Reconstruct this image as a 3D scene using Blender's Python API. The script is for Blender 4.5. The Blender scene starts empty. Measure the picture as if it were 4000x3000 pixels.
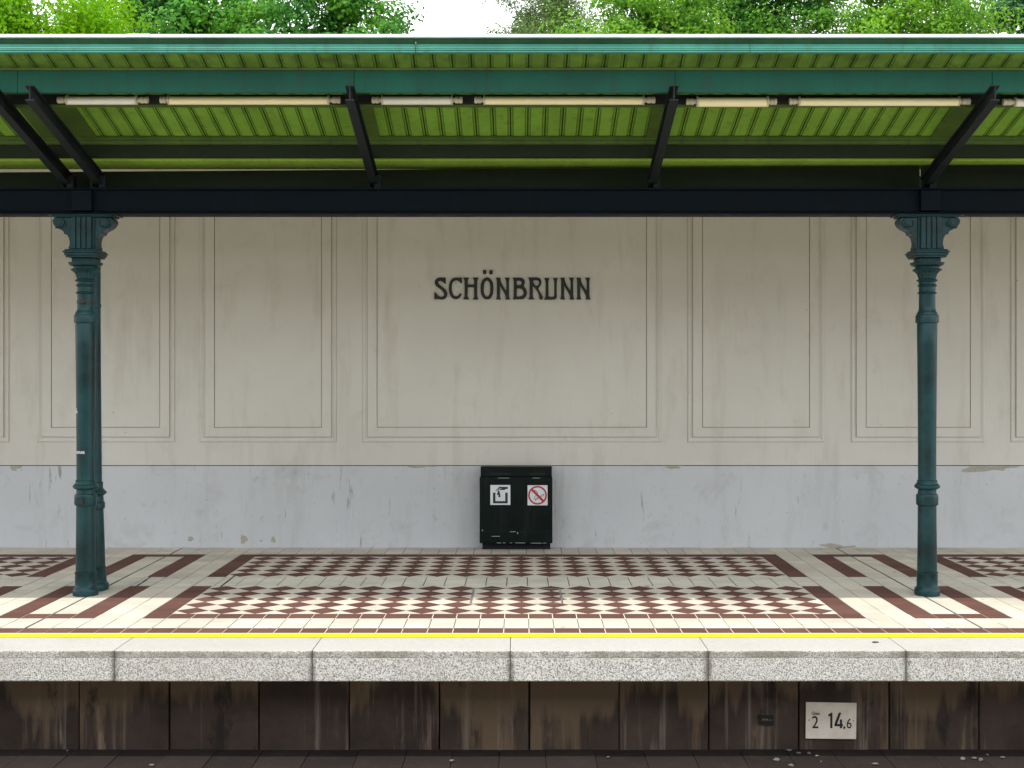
import bpy, bmesh, math, random
import numpy as np
from mathutils import Vector, Matrix

random.seed(7)
rng = np.random.default_rng(11)
scene = bpy.context.scene
COL = scene.collection
PI = math.pi

# ------------------------------------------------------------------ camera model used to read positions off the photo
F, CX, CY, HC = 4900.0, 2033.0, 1465.0, 1.6          # focal (px of 4000), vanishing point, eye height (m)
def px(x, Y): return (x - CX) * Y / F
def pz(y, Y): return HC - (y - CY) * Y / F
def fy(y): return HC * F / (y - CY)                  # depth of a point of the platform floor

# ------------------------------------------------------------------ mesh builder
class MB:
    def __init__(s): s.v, s.f, s.m = [], [], []
    def add(s, verts, faces, m=0):
        o = len(s.v); s.v += [tuple(p) for p in verts]
        s.f += [tuple(i + o for i in f) for f in faces]; s.m += [m] * len(faces)
        return s
    def box(s, x0, x1, y0, y1, z0, z1, m=0, slope=0.0, yref=None):
        yr = y0 if yref is None else yref
        d0, d1 = -slope * (y0 - yr), -slope * (y1 - yr)
        v = [(x0,y0,z0+d0),(x1,y0,z0+d0),(x1,y1,z0+d1),(x0,y1,z0+d1),(x0,y0,z1+d0),(x1,y0,z1+d0),(x1,y1,z1+d1),(x0,y1,z1+d1)]
        return s.add(v, [(3,2,1,0),(4,5,6,7),(0,1,5,4),(1,2,6,5),(2,3,7,6),(3,0,4,7)], m)
    def prism_x(s, prof, x0, x1, m=0, caps=True, closed=True):
        n = len(prof)
        v = [(x0, y, z) for y, z in prof] + [(x1, y, z) for y, z in prof]
        f = [(i, (i+1) % n, n + (i+1) % n, n + i) for i in range(n if closed else n-1)]
        if caps and closed: f += [tuple(range(n))[::-1], tuple(range(n, 2*n))]
        return s.add(v, f, m)
    def prism_y(s, prof, y0, y1, m=0):
        n = len(prof)
        v = [(x, y0, z) for x, z in prof] + [(x, y1, z) for x, z in prof]
        f = [(i, (i+1) % n, n + (i+1) % n, n + i) for i in range(n)] + [tuple(range(n))[::-1], tuple(range(n, 2*n))]
        return s.add(v, f, m)
    def lathe(s, prof, cx=0, cy=0, n=40, m=0, ribs=0, amp=None):
        rings = []
        for k, (r, z) in enumerate(prof):
            a = amp[k] if amp else 0
            rings.append([(cx + (r + a*math.cos(ribs*t)) * math.cos(t), cy + (r + a*math.cos(ribs*t)) * math.sin(t), z)
                          for t in (2*PI*i/n for i in range(n))])
        v = [p for r in rings for p in r]
        f = []
        for k in range(len(prof)-1):
            for i in range(n):
                j = (i+1) % n
                f.append((k*n+i, k*n+j, (k+1)*n+j, (k+1)*n+i))
        f += [tuple(range(n))[::-1], tuple(range((len(prof)-1)*n, len(prof)*n))]
        return s.add(v, f, m)
    def cyl_x(s, prof, cy, cz, n=24, m=0):            # prof: (x, r)
        v = []
        for x, r in prof:
            v += [(x, cy + r*math.cos(2*PI*i/n), cz + r*math.sin(2*PI*i/n)) for i in range(n)]
        f = []
        for k in range(len(prof)-1):
            for i in range(n):
                j = (i+1) % n
                f.append((k*n+i, k*n+j, (k+1)*n+j, (k+1)*n+i))
        f += [tuple(range(n))[::-1], tuple(range((len(prof)-1)*n, len(prof)*n))]
        return s.add(v, f, m)
    def tube(s, pts, rad, n=8, m=0):
        pts = [Vector(p) for p in pts]; v = []
        for k, p in enumerate(pts):
            d = (pts[min(k+1, len(pts)-1)] - pts[max(k-1, 0)]).normalized()
            a = d.cross(Vector((0.3, 1, 0.2))).normalized(); b = d.cross(a)
            v += [p + rad[k]*(a*math.cos(2*PI*i/n) + b*math.sin(2*PI*i/n)) for i in range(n)]
        f = []
        for k in range(len(pts)-1):
            for i in range(n):
                j = (i+1) % n
                f.append((k*n+i, k*n+j, (k+1)*n+j, (k+1)*n+i))
        f += [tuple(range(n))[::-1], tuple(range((len(pts)-1)*n, len(pts)*n))]
        return s.add(v, f, m)

def root_off(o):
    while o is not None and o.parent is not None: o = o.parent
    return o.location if o is not None else Vector((0, 0, 0))

def tag(o, label=None, cat=None, group=None, kind=None):
    if label: o['label'] = label
    if cat: o['category'] = cat
    if group: o['group'] = group
    if kind: o['kind'] = kind
    return o

def obj(name, mb, mats, parent=None, bevel=0.0, smooth=False, origin=None, seg=2, recalc=True):
    off = Vector(origin) if origin is not None else root_off(parent)
    me = bpy.data.meshes.new(name)
    me.from_pydata([(x-off.x, y-off.y, z-off.z) for x, y, z in mb.v], [], mb.f)
    if not isinstance(mats, (list, tuple)): mats = [mats]
    for m in mats: me.materials.append(m)
    if len(mats) > 1: me.polygons.foreach_set('material_index', mb.m)
    if recalc:
        bm = bmesh.new(); bm.from_mesh(me)
        bmesh.ops.recalc_face_normals(bm, faces=bm.faces); bm.to_mesh(me); bm.free()
    if smooth: me.polygons.foreach_set('use_smooth', [True]*len(me.polygons))
    me.update()
    o = bpy.data.objects.new(name, me); COL.objects.link(o)
    if origin is not None and parent is None: o.location = off
    o.parent = parent
    if bevel:
        b = o.modifiers.new('bevel', 'BEVEL'); b.width = bevel; b.segments = seg; b.limit_method = 'ANGLE'; b.angle_limit = math.radians(35)
    if smooth:
        me.set_sharp_from_angle(angle=math.radians(38)) if hasattr(me, 'set_sharp_from_angle') else None
    return o

def empty(name, loc, label=None, cat=None, group=None, kind=None):
    o = bpy.data.objects.new(name, None); COL.objects.link(o)
    o.location = loc; o.empty_display_size = 0.1
    return tag(o, label, cat, group, kind)

def outline(name, polys, mat, parent, Y, depth, bevel=0.0):
    """filled outline(s) in the XZ plane, facing the tracks (-Y), front face at Y-depth."""
    cu = bpy.data.curves.new(name, 'CURVE'); cu.dimensions = '2D'; cu.fill_mode = 'BOTH'
    cu.extrude = depth/2 - bevel; cu.bevel_depth = bevel; cu.bevel_resolution = 1
    if bevel: cu.offset = -bevel
    for p in polys:
        sp = cu.splines.new('POLY'); sp.points.add(len(p)-1); sp.use_cyclic_u = True
        for q, (x, z) in zip(sp.points, p): q.co = (x, z, 0, 1)
    return _curve_to(name, cu, mat, parent, Y, depth)

def _curve_to(name, cu, mat, parent, Y, depth, place=None):
    t = bpy.data.objects.new('tmp', cu); COL.objects.link(t)
    dg = bpy.context.evaluated_depsgraph_get(); dg.update()
    me = bpy.data.meshes.new_from_object(t.evaluated_get(dg)); me.name = name
    bpy.data.objects.remove(t); bpy.data.curves.remove(cu)
    off = root_off(parent)
    for v in me.vertices:
        x, z, w = v.co
        if place: v.co = Vector(place(x, z, w)) - off
        else: v.co = Vector((x, Y - depth/2 - w, z)) - off
    me.materials.clear(); me.materials.append(mat)
    o = bpy.data.objects.new(name, me); COL.objects.link(o); o.parent = parent
    return o

def text(name, body, size, mat, parent, x, z, Y, depth=0.0012, sx=1.0, place=None, offset=0.0):
    cu = bpy.data.curves.new(name, 'FONT'); cu.body = body; cu.size = size; cu.extrude = depth/2; cu.offset = offset
    if place is None: place = lambda a, b, w: (x + a*sx, Y - depth/2 - w, z + b)
    return _curve_to(name, cu, mat, parent, Y, depth, place)

# ------------------------------------------------------------------ materials
class NT:
    def __init__(s, name):
        s.mat = bpy.data.materials.new(name); s.mat.use_nodes = True
        s.t = s.mat.node_tree; s.t.nodes.clear()
        s.out = s.n('ShaderNodeOutputMaterial'); s.b = s.n('ShaderNodeBsdfPrincipled')
        s.l(s.b.outputs[0], s.out.inputs[0])
        s.co = s.n('ShaderNodeTexCoord').outputs['Object']
    def n(s, t, **kw):
        x = s.t.nodes.new(t)
        for k, v in kw.items(): setattr(x, k, v)
        return x
    def l(s, a, b): s.t.links.new(a, b)
    def scaled(s, sc):
        m = s.n('ShaderNodeMapping'); m.inputs['Scale'].default_value = sc; s.l(s.co, m.inputs[0]); return m.outputs[0]
    def noise(s, scale, detail=4, rough=0.55, vec=None, dist=0.0):
        x = s.n('ShaderNodeTexNoise'); x.inputs['Scale'].default_value = scale; x.inputs['Detail'].default_value = detail
        x.inputs['Roughness'].default_value = rough; x.inputs['Distortion'].default_value = dist
        s.l(vec if vec is not None else s.co, x.inputs['Vector']); return x.outputs[0]
    def ramp(s, fac, a, b, ca=(0,0,0,1), cb=(1,1,1,1)):
        r = s.n('ShaderNodeValToRGB'); r.color_ramp.elements[0].position = a; r.color_ramp.elements[1].position = b
        r.color_ramp.elements[0].color = ca; r.color_ramp.elements[1].color = cb
        s.l(fac, r.inputs[0]); return r.outputs[0]
    def mix(s, fac, a, b, mode='MIX'):
        x = s.n('ShaderNodeMix', data_type='RGBA', blend_type=mode)
        for i, v in ((0, fac), (6, a), (7, b)):
            if hasattr(v, 'is_linked'): s.l(v, x.inputs[i])
            else: x.inputs[i].default_value = v if i == 0 else (*v[:3], 1)
        return x.outputs[2]
    def math(s, op, a, b=0.5):
        x = s.n('ShaderNodeMath', operation=op)
        for i, v in ((0, a), (1, b)):
            if hasattr(v, 'is_linked'): s.l(v, x.inputs[i])
            else: x.inputs[i].default_value = v
        return x.outputs[0]
    def bump(s, h, strength=0.3, dist=0.01):
        x = s.n('ShaderNodeBump'); x.inputs['Strength'].default_value = strength; x.inputs['Distance'].default_value = dist
        s.l(h, x.inputs['Height']); s.l(x.outputs[0], s.b.inputs['Normal'])
    def done(s, color, rough=0.6, metal=0.0, spec=0.5):
        if hasattr(color, 'is_linked'): s.l(color, s.b.inputs['Base Color'])
        else: s.b.inputs['Base Color'].default_value = (*color, 1)
        if hasattr(rough, 'is_linked'): s.l(rough, s.b.inputs['Roughness'])
        else: s.b.inputs['Roughness'].default_value = rough
        s.b.inputs['Metallic'].default_value = metal; s.b.inputs['Specular IOR Level'].default_value = spec
        return s.mat

def scale3(c, k): return tuple(min(1.0, x*k) for x in c)

def paint(name, c, rough=0.45, var=0.25, dirt=(0.03,0.028,0.022), dirt_amt=0.35, sc=3.0, streak=True, spec=0.5):
    t = NT(name)
    big = t.noise(sc, 5, 0.6)
    col = t.mix(t.ramp(big, 0.35, 0.7), scale3(c, 1-var), scale3(c, 1+var*0.6))
    v = t.scaled((9, 9, 0.9) if streak else (6, 6, 6))
    d = t.noise(2.2, 6, 0.65, v)
    col = t.mix(t.math('MULTIPLY', t.ramp(d, 0.52, 0.75), dirt_amt), col, dirt)
    speck = t.ramp(t.noise(140, 2, 0.5), 0.70, 0.76)
    col = t.mix(t.math('MULTIPLY', speck, 0.35), col, dirt)
    t.bump(t.noise(45, 3), 0.12, 0.004)
    r = t.ramp(big, 0.2, 0.8, (rough*0.8,)*3+(1,), (min(1, rough*1.3),)*3+(1,))
    return t.done(col, r, 0, spec)

def simple(name, c, rough=0.6, metal=0.0, var=0.12, sc=20, spec=0.5):
    t = NT(name)
    col = t.mix(t.noise(sc, 4), scale3(c, 1-var), scale3(c, 1+var))
    return t.done(col, rough, metal, spec)

def plaster(name, c, c2, stain, plinth=False):
    t = NT(name)
    col = t.mix(t.ramp(t.noise(0.7, 5, 0.6), 0.35, 0.68), c, c2)
    st = t.noise(1.3, 6, 0.7, t.scaled((3.5, 3.5, 0.6)))
    col = t.mix(t.math('MULTIPLY', t.ramp(st, 0.52, 0.78), 0.55), col, stain)
    blot = t.ramp(t.noise(2.6, 7, 0.7, None, 0.6), 0.56, 0.8)
    col = t.mix(t.math('MULTIPLY', blot, 0.5 if plinth else 0.3), col, scale3(stain, 0.8))
    if plinth:
        vs = t.ramp(t.noise(1.0, 4, 0.6, t.scaled((26, 26, 3.2)), 0.2), 0.62, 0.71)
        vm = t.ramp(t.noise(1.7, 4, 0.6), 0.48, 0.62)
        col = t.mix(t.math('MULTIPLY', t.math('MULTIPLY', vs, vm), 0.75), col, (0.19, 0.18, 0.165))
        lo = t.ramp(t.noise(7, 6, 0.75, t.scaled((1, 1, .8))), 0.62, 0.68)
        col = t.mix(t.math('MULTIPLY', lo, 0.35), col, (0.27, 0.265, 0.26))                                                       # scuffs and drips near the floor
        sc = t.ramp(t.noise(5, 6, 0.75, t.scaled((1.6, 1.6, 0.45)), 0.3), 0.60, 0.72)
        col = t.mix(t.math('MULTIPLY', sc, 0.35), col, (0.24, 0.235, 0.22))
        sp = t.ramp(t.noise(38, 3, 0.5), 0.71, 0.75)
        col = t.mix(t.math('MULTIPLY', sp, 0.5), col, (0.16, 0.16, 0.18))
    else:
        sp = t.ramp(t.noise(26, 3, 0.6), 0.745, 0.77)
        col = t.mix(t.math('MULTIPLY', sp, 0.6), col, (0.14, 0.13, 0.12))
    t.bump(t.math('ADD', t.noise(70, 4, 0.6), t.math('MULTIPLY', t.noise(6, 4), 1.5)), 0.22, 0.006)
    return t.done(col, 0.85, 0, 0.25)

def tile(name, c, c2, rough=0.55, ribs=False, spec=0.4):
    t = NT(name)
    isl = t.n('ShaderNodeNewGeometry').outputs['Random Per Island']
    col = t.mix(isl, c, c2)
    col = t.mix(t.math('MULTIPLY', t.ramp(t.noise(1.6, 7, 0.7), 0.45, 0.70), 0.45), col, scale3(c, 0.55))
    col = t.mix(t.math('MULTIPLY', t.ramp(t.noise(60, 4, 0.7), 0.6, 0.8), 0.3), col, scale3(c, 0.6))
    gum = t.ramp(t.noise(9, 2, 0.4), 0.735, 0.75)
    col = t.mix(t.math('MULTIPLY', gum, 0.5), col, (0.10, 0.095, 0.085))
    h = t.noise(90, 3)
    if ribs:
        w = t.n('ShaderNodeTexWave', wave_type='BANDS', bands_direction='X'); w.inputs['Scale'].default_value = 26
        t.l(t.co, w.inputs[0]); h = t.math('ADD', h, t.math('MULTIPLY', w.outputs['Fac'], 2.0))
        col = t.mix(t.math('MULTIPLY', w.outputs['Fac'], 0.25), col, scale3(c, 0.6))
    t.bump(h, 0.2, 0.003)
    return t.done(col, rough, 0, spec)

M = {}
M['beam'] = paint('beam_blue_black_paint', (0.0034, 0.0068, 0.0108), 0.55, dirt=(0.012,0.012,0.012), dirt_amt=0.3, spec=0.07)
M['rafter'] = paint('rafter_dark_paint', (0.014, 0.018, 0.020), 0.5, dirt=(0.07, 0.065, 0.055), dirt_amt=0.2, spec=0.15)
M['purlin'] = paint('purlin_green_paint', (0.0100, 0.078, 0.050), 0.5, dirt_amt=0.5, var=0.22, spec=0.12)
M['purlin_dark'] = paint('inner_purlin_paint', (0.018, 0.027, 0.012), 0.6, dirt_amt=0.5, spec=0.2)
M['fascia'] = paint('fascia_mint_paint', (0.055, 0.235, 0.178), 0.45, spec=0.2, var=0.2, dirt=(0.05, 0.07, 0.05), dirt_amt=0.6)
M['fascia_dark'] = paint('fascia_dark_paint', (0.045, 0.135, 0.066), 0.6, var=0.3, dirt=(0.05, 0.055, 0.035), dirt_amt=0.6, spec=0.1)  # cove strip: darker, greener tone than the fascia below it
M['flash'] = paint('edge_flashing_paint', (0.42, 0.56, 0.48), 0.4, var=0.12, dirt=(0.2, 0.24, 0.2), dirt_amt=0.4)
M['soffit'] = paint('soffit_leaf_green_paint', (0.190, 0.365, 0.042), 0.55, var=0.18, dirt=(0.05, 0.06, 0.015), dirt_amt=0.45, spec=0.3)
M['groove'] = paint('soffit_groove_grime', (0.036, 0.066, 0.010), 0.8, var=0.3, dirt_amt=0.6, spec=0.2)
M['soffit_worn'] = paint('soffit_weathered_paint', (0.125, 0.225, 0.034), 0.65, var=0.35, dirt=(0.055, 0.06, 0.03), dirt_amt=0.75, sc=5, streak=False, spec=0.2)
M['bead'] = paint('soffit_bead_paint', (0.125, 0.235, 0.026), 0.6, var=0.25, dirt=(0.05, 0.06, 0.015), dirt_amt=0.5, spec=0.2)
M['trim'] = paint('moulding_green_paint', (0.075, 0.13, 0.022), 0.55, var=0.25, dirt_amt=0.6, spec=0.3)
M['tray'] = simple('cable_tray_black', (0.012, 0.010, 0.010), 0.6)
M['column'] = paint('column_teal_paint', (0.0100, 0.045, 0.051), 0.34, var=0.55, dirt=(0.008, 0.014, 0.012), dirt_amt=0.6, sc=4.2, spec=0.24)
M['valley'] = paint('valley_lime_brightened', (0.44, 0.66, 0.09), 0.55, var=0.15, dirt=(0.08, 0.1, 0.02), dirt_amt=0.4, spec=0.3)  # lime brightened to stand in for light that doesn't reach these boards
M['rear'] = simple('rear_ceiling_cream', (0.62, 0.54, 0.40), 0.8)
M['clamp'] = simple('clamp_black', (0.012, 0.014, 0.014), 0.5)
M['plaster'] = plaster('wall_plaster', (0.565, 0.546, 0.498), (0.622, 0.604, 0.556), (0.41, 0.375, 0.30))
M['grime'] = simple('moulding_grime', (0.38, 0.345, 0.28), 0.9, 0, 0.35, 9)
M['plinth'] = plaster('plinth_paint', (0.500, 0.516, 0.540), (0.555, 0.571, 0.595), (0.39, 0.385, 0.375), True)
M['patch'] = simple('bare_plaster', (0.36, 0.335, 0.29), 0.95, 0, 0.25, 25)
M['letter'] = simple('letter_black_iron', (0.012, 0.012, 0.012), 0.5)
M['tile_white'] = tile('tile_cream', (0.490, 0.462, 0.388), (0.578, 0.548, 0.462), 0.75, False, 0.2)
M['tile_red'] = tile('tile_oxblood', (0.112, 0.056, 0.046), (0.146, 0.075, 0.062), 0.85, True, 0.08)
M['grout_light'] = simple('tile_grout_light', (0.66, 0.62, 0.54), 0.95, 0, 0.2, 6)
M['grout'] = simple('tile_grout', (0.15, 0.138, 0.115), 0.95, 0, 0.3, 4)
M['rib'] = tile('tile_guidance', (0.50, 0.485, 0.415), (0.57, 0.55, 0.475), 0.8, False, 0.2)
M['joint'] = simple('joint_filler', (0.10, 0.095, 0.085), 0.9)
M['yellow'] = simple('yellow_line_paint', (0.86, 0.88, 0.0), 0.55, 0, 0.03, 30)
M['crack'] = simple('crack_dark', (0.045, 0.04, 0.035), 0.95)
M['steel'] = simple('steel_angle', (0.30, 0.30, 0.29), 0.45, 0.7, 0.3, 30)

def granite():
    t = NT('granite_coping')
    v = t.n('ShaderNodeTexVoronoi'); v.inputs['Scale'].default_value = 130; t.l(t.co, v.inputs['Vector'])
    sp = t.math('ADD', t.math('MULTIPLY', t.noise(105, 4, 0.7, None, 0.8), 0.75), t.math('MULTIPLY', v.outputs['Distance'], 0.25))
    rough_c = t.mix(t.ramp(sp, 0.40, 0.56), (0.13, 0.127, 0.122), (0.63, 0.615, 0.585))
    top_c = t.mix(t.ramp(t.noise(55, 5, 0.75, t.scaled((0.6, 1.6, 1))), 0.3, 0.7), (0.33, 0.32, 0.30), (0.47, 0.46, 0.435))
    g = t.n('ShaderNodeNewGeometry'); s = t.n('ShaderNodeSeparateXYZ'); t.l(g.outputs['Normal'], s.inputs[0])
    col = t.mix(t.ramp(s.outputs[2], 0.5, 0.8), rough_c, top_c)
    oi = t.n('ShaderNodeObjectInfo').outputs['Random']
    col = t.mix(t.math('MULTIPLY', oi, 0.22), col, (0.33, 0.31, 0.275))
    big = t.ramp(t.noise(2.0, 6, 0.7), 0.5, 0.75)
    col = t.mix(t.math('MULTIPLY', big, 0.4), col, (0.30, 0.275, 0.235))
    p = t.n('ShaderNodeSeparateXYZ'); t.l(t.co, p.inputs[0])
    arris = t.math('MULTIPLY', t.ramp(p.outputs[2], 0.0, 1.0), 1.0)
    m = t.n('ShaderNodeMapRange'); t.l(p.outputs[2], m.inputs[0]); m.inputs[1].default_value = -.047; m.inputs[2].default_value = -.043
    vert = t.math('SUBTRACT', 1.0, t.ramp(s.outputs[2], 0.5, 0.8))
    wth = t.math('MULTIPLY', t.math('MULTIPLY', m.outputs[0], vert), t.ramp(t.noise(3.2, 5, 0.6), 0.3, 0.6))
    col = t.mix(t.math('MULTIPLY', wth, 0.72), col, (0.15, 0.13, 0.095))
    # drip stains at the joints between the blocks
    fr = t.math('FRACT', t.math('DIVIDE', t.math('ADD', p.outputs[0], 0.0595+115.1), 1.151))
    ed = t.math('ABSOLUTE', t.math('SUBTRACT', fr, 0.5))
    st = t.math('MULTIPLY', t.ramp(t.math('ADD', ed, t.math('MULTIPLY', t.math('SUBTRACT', t.noise(9, 5, 0.7), .5), .05)), .474, .496), vert)
    col = t.mix(t.math('MULTIPLY', st, 0.72), col, (0.07, 0.06, 0.05))
    t.bump(sp, 0.6, 0.008)
    return t.done(col, 0.8, 0, 0.3)
M['granite'] = granite()

def slab():
    t = NT('stained_facing_concrete')
    oi = t.n('ShaderNodeObjectInfo').outputs['Random']
    off = t.n('ShaderNodeVectorMath', operation='SCALE'); cmb = t.n('ShaderNodeCombineXYZ')
    for i in range(3): t.l(t.math('MULTIPLY', oi, 17.0 + 9*i), cmb.inputs[i])
    add = t.n('ShaderNodeVectorMath', operation='ADD'); t.l(t.co, add.inputs[0]); t.l(cmb.outputs[0], add.inputs[1])
    base = add.outputs[0]
    def sc(v):
        m = t.n('ShaderNodeMapping'); m.inputs['Scale'].default_value = v; t.l(base, m.inputs[0]); return m.outputs[0]
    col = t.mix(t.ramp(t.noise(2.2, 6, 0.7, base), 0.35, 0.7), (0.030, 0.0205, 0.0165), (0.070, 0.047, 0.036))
    s1 = t.ramp(t.noise(1.0, 6, 0.65, sc((9, 9, 0.7)), 0.3), 0.56, 0.74)
    s2 = t.ramp(t.noise(1.0, 5, 0.6, sc((1.5, 1.5, 1.2))), 0.50, 0.7)
    col = t.mix(t.math('MULTIPLY', t.math('MULTIPLY', s1, 0.85), s2), col, (0.46, 0.33, 0.235))
    s3 = t.ramp(t.noise(1.0, 5, 0.6, sc((22, 22, 0.5))), 0.60, 0.70)
    col = t.mix(t.math('MULTIPLY', s3, 0.40), col, (0.30, 0.24, 0.20))
    p = t.n('ShaderNodeSeparateXYZ'); t.l(t.co, p.inputs[0])
    m = t.n('ShaderNodeMapRange'); t.l(p.outputs[2], m.inputs[0]); m.inputs[1].default_value = -.50; m.inputs[2].default_value = -.19
    val = t.math('ADD', t.math('ADD', t.math('MULTIPLY', t.noise(1.0, 3, 0.5, sc((2.2, 2.2, .5))), 1.0), t.math('MULTIPLY', t.noise(1.0, 5, 0.6, sc((16, 16, 1.2))), .3)), t.math('MULTIPLY', m.outputs[0], .22))
    s4 = t.ramp(val, 0.72, 0.79)
    col = t.mix(t.math('MULTIPLY', s4, 0.62), col, (0.175, 0.118, 0.072))
    s5 = t.ramp(t.noise(1.0, 6, 0.7, sc((4, 4, 1.4))), 0.58, 0.66)
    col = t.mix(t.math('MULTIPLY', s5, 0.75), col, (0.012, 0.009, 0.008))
    t.bump(t.noise(40, 5), 0.25, 0.006)
    return t.done(col, 0.8, 0, 0.3)
M['slab'] = slab()

def trackbed_mat():
    t = NT('brake_dust_paving')
    isl = t.n('ShaderNodeNewGeometry').outputs['Random Per Island']
    col = t.mix(isl, (0.0125, 0.0088, 0.0078), (0.019, 0.0135, 0.0115))
    col = t.mix(t.math('MULTIPLY', t.ramp(t.noise(7, 7, 0.7), 0.5, 0.75), 0.5), col, (0.036, 0.027, 0.022))
    t.bump(t.noise(60, 5), 0.4, 0.006)
    return t.done(col, 0.9, 0, 0.2)
M['track'] = trackbed_mat()
M['added_ballast'] = simple('pale_bounce_ballast', (0.40, 0.385, 0.355), 0.95, 0, 0.35, 22)
M['earth'] = simple('ground_earth', (0.10, 0.105, 0.06), 0.95, 0, 0.3, 2)
M['stone'] = simple('stone_chip', (0.11, 0.098, 0.09), 0.9, 0, 0.3, 40)
M['bin'] = paint('bin_dark_green_paint', (0.0045, 0.0095, 0.0090), 0.42, var=0.3, dirt=(0.03, 0.03, 0.028), dirt_amt=0.3, sc=6, spec=0.12)
M['scratch'] = simple('bare_metal_scratch', (0.42, 0.45, 0.44), 0.5, 0.3)
M['slot'] = simple('bin_opening_dark', (0.004, 0.005, 0.005), 0.8)
M['stick_white'] = simple('sticker_white', (0.64, 0.68, 0.70), 0.5, 0, 0.05, 12)
M['stick_red'] = simple('sticker_red', (0.42, 0.012, 0.035), 0.5, 0, 0.08, 12)
M['stick_black'] = simple('sticker_black', (0.012, 0.010, 0.016), 0.5, 0, 0.1, 12)
M['sign'] = None
def sign_mat():
    t = NT('sign_plate_metal')
    col = t.mix(t.ramp(t.noise(7, 5, 0.6), 0.35, 0.65), (0.62, 0.53, 0.46), (0.74, 0.68, 0.60))
    col = t.mix(t.math('MULTIPLY', t.ramp(t.noise(60, 4, 0.7), 0.58, 0.75), 0.4), col, (0.4, 0.33, 0.25))
    return t.done(col, 0.42, 0.0, 0.6)
M['sign'] = sign_mat()
M['lamp'] = simple('diffuser_cream_plastic', (0.90, 0.79, 0.46), 0.16, 0, 0.06, 9, 0.8)
M['lamp_clear'] = simple('diffuser_grey_plastic', (0.78, 0.74, 0.62), 0.14, 0, 0.06, 9, 0.8)
M['cap'] = simple('lamp_cap_plastic', (0.56, 0.50, 0.36), 0.5, 0, 0.15, 30)
M['bark'] = simple('tree_bark', (0.075, 0.055, 0.04), 0.9, 0, 0.4, 14)
M['bark_pale'] = simple('pale_twig_bark', (0.20, 0.165, 0.12), 0.9, 0, 0.3, 14)

def leaf(name, a, b, c, transl=0.35):
    t = NT(name)
    isl = t.n('ShaderNodeNewGeometry').outputs['Random Per Island']
    col = t.mix(isl, a, b)
    col = t.mix(t.math('MULTIPLY', t.ramp(t.noise(1.3, 4, 0.6), 0.42, 0.68), 0.75), col, c)
    t.l(col, t.b.inputs['Base Color']); t.b.inputs['Roughness'].default_value = 0.5
    t.b.inputs['Specular IOR Level'].default_value = 0.07
    tr = t.n('ShaderNodeBsdfTranslucent'); t.l(t.mix(0.5, col, scale3(b, 1.4)), tr.inputs[0])
    mx = t.n('ShaderNodeMixShader'); mx.inputs[0].default_value = transl
    t.l(t.b.outputs[0], mx.inputs[1]); t.l(tr.outputs[0], mx.inputs[2]); t.l(mx.outputs[0], t.out.inputs[0])
    return t.mat
LEAF = {
 'lime':  leaf('leaf_lime', (0.075, 0.24, 0.006), (0.21, 0.45, 0.006), (0.26, 0.46, 0.004), 0.45),
 'oak':   leaf('leaf_oak', (0.014, 0.082, 0.018), (0.078, 0.26, 0.040), (0.13, 0.33, 0.016), 0.3),
 'olive': leaf('leaf_olive', (0.075, 0.135, 0.036), (0.13, 0.20, 0.06), (0.11, 0.22, 0.03), 0.3),
 'fresh': leaf('leaf_fresh', (0.040, 0.150, 0.016), (0.17, 0.37, 0.045), (0.21, 0.40, 0.012), 0.38),
 'deep':  leaf('leaf_deep', (0.018, 0.090, 0.016), (0.090, 0.26, 0.042), (0.14, 0.32, 0.014), 0.33),
 'dusk':  leaf('leaf_blue_green', (0.022, 0.075, 0.030), (0.045, 0.135, 0.050), (0.065, 0.17, 0.04), 0.25),
 'pine':  leaf('leaf_pine', (0.025, 0.045, 0.022), (0.045, 0.065, 0.03), (0.05, 0.075, 0.03), 0.15),
}

# ------------------------------------------------------------------ key planes (metres)
Y_WALL, Y_EDGE = 11.646, 7.292
XL, XR = -8.6, 8.6
C0, PER = -0.105, 6.05
T = 0.1595

# ------------------------------------------------------------------ platform (structure)
platform = empty('platform', (0, 0, 0), kind='structure')

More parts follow.
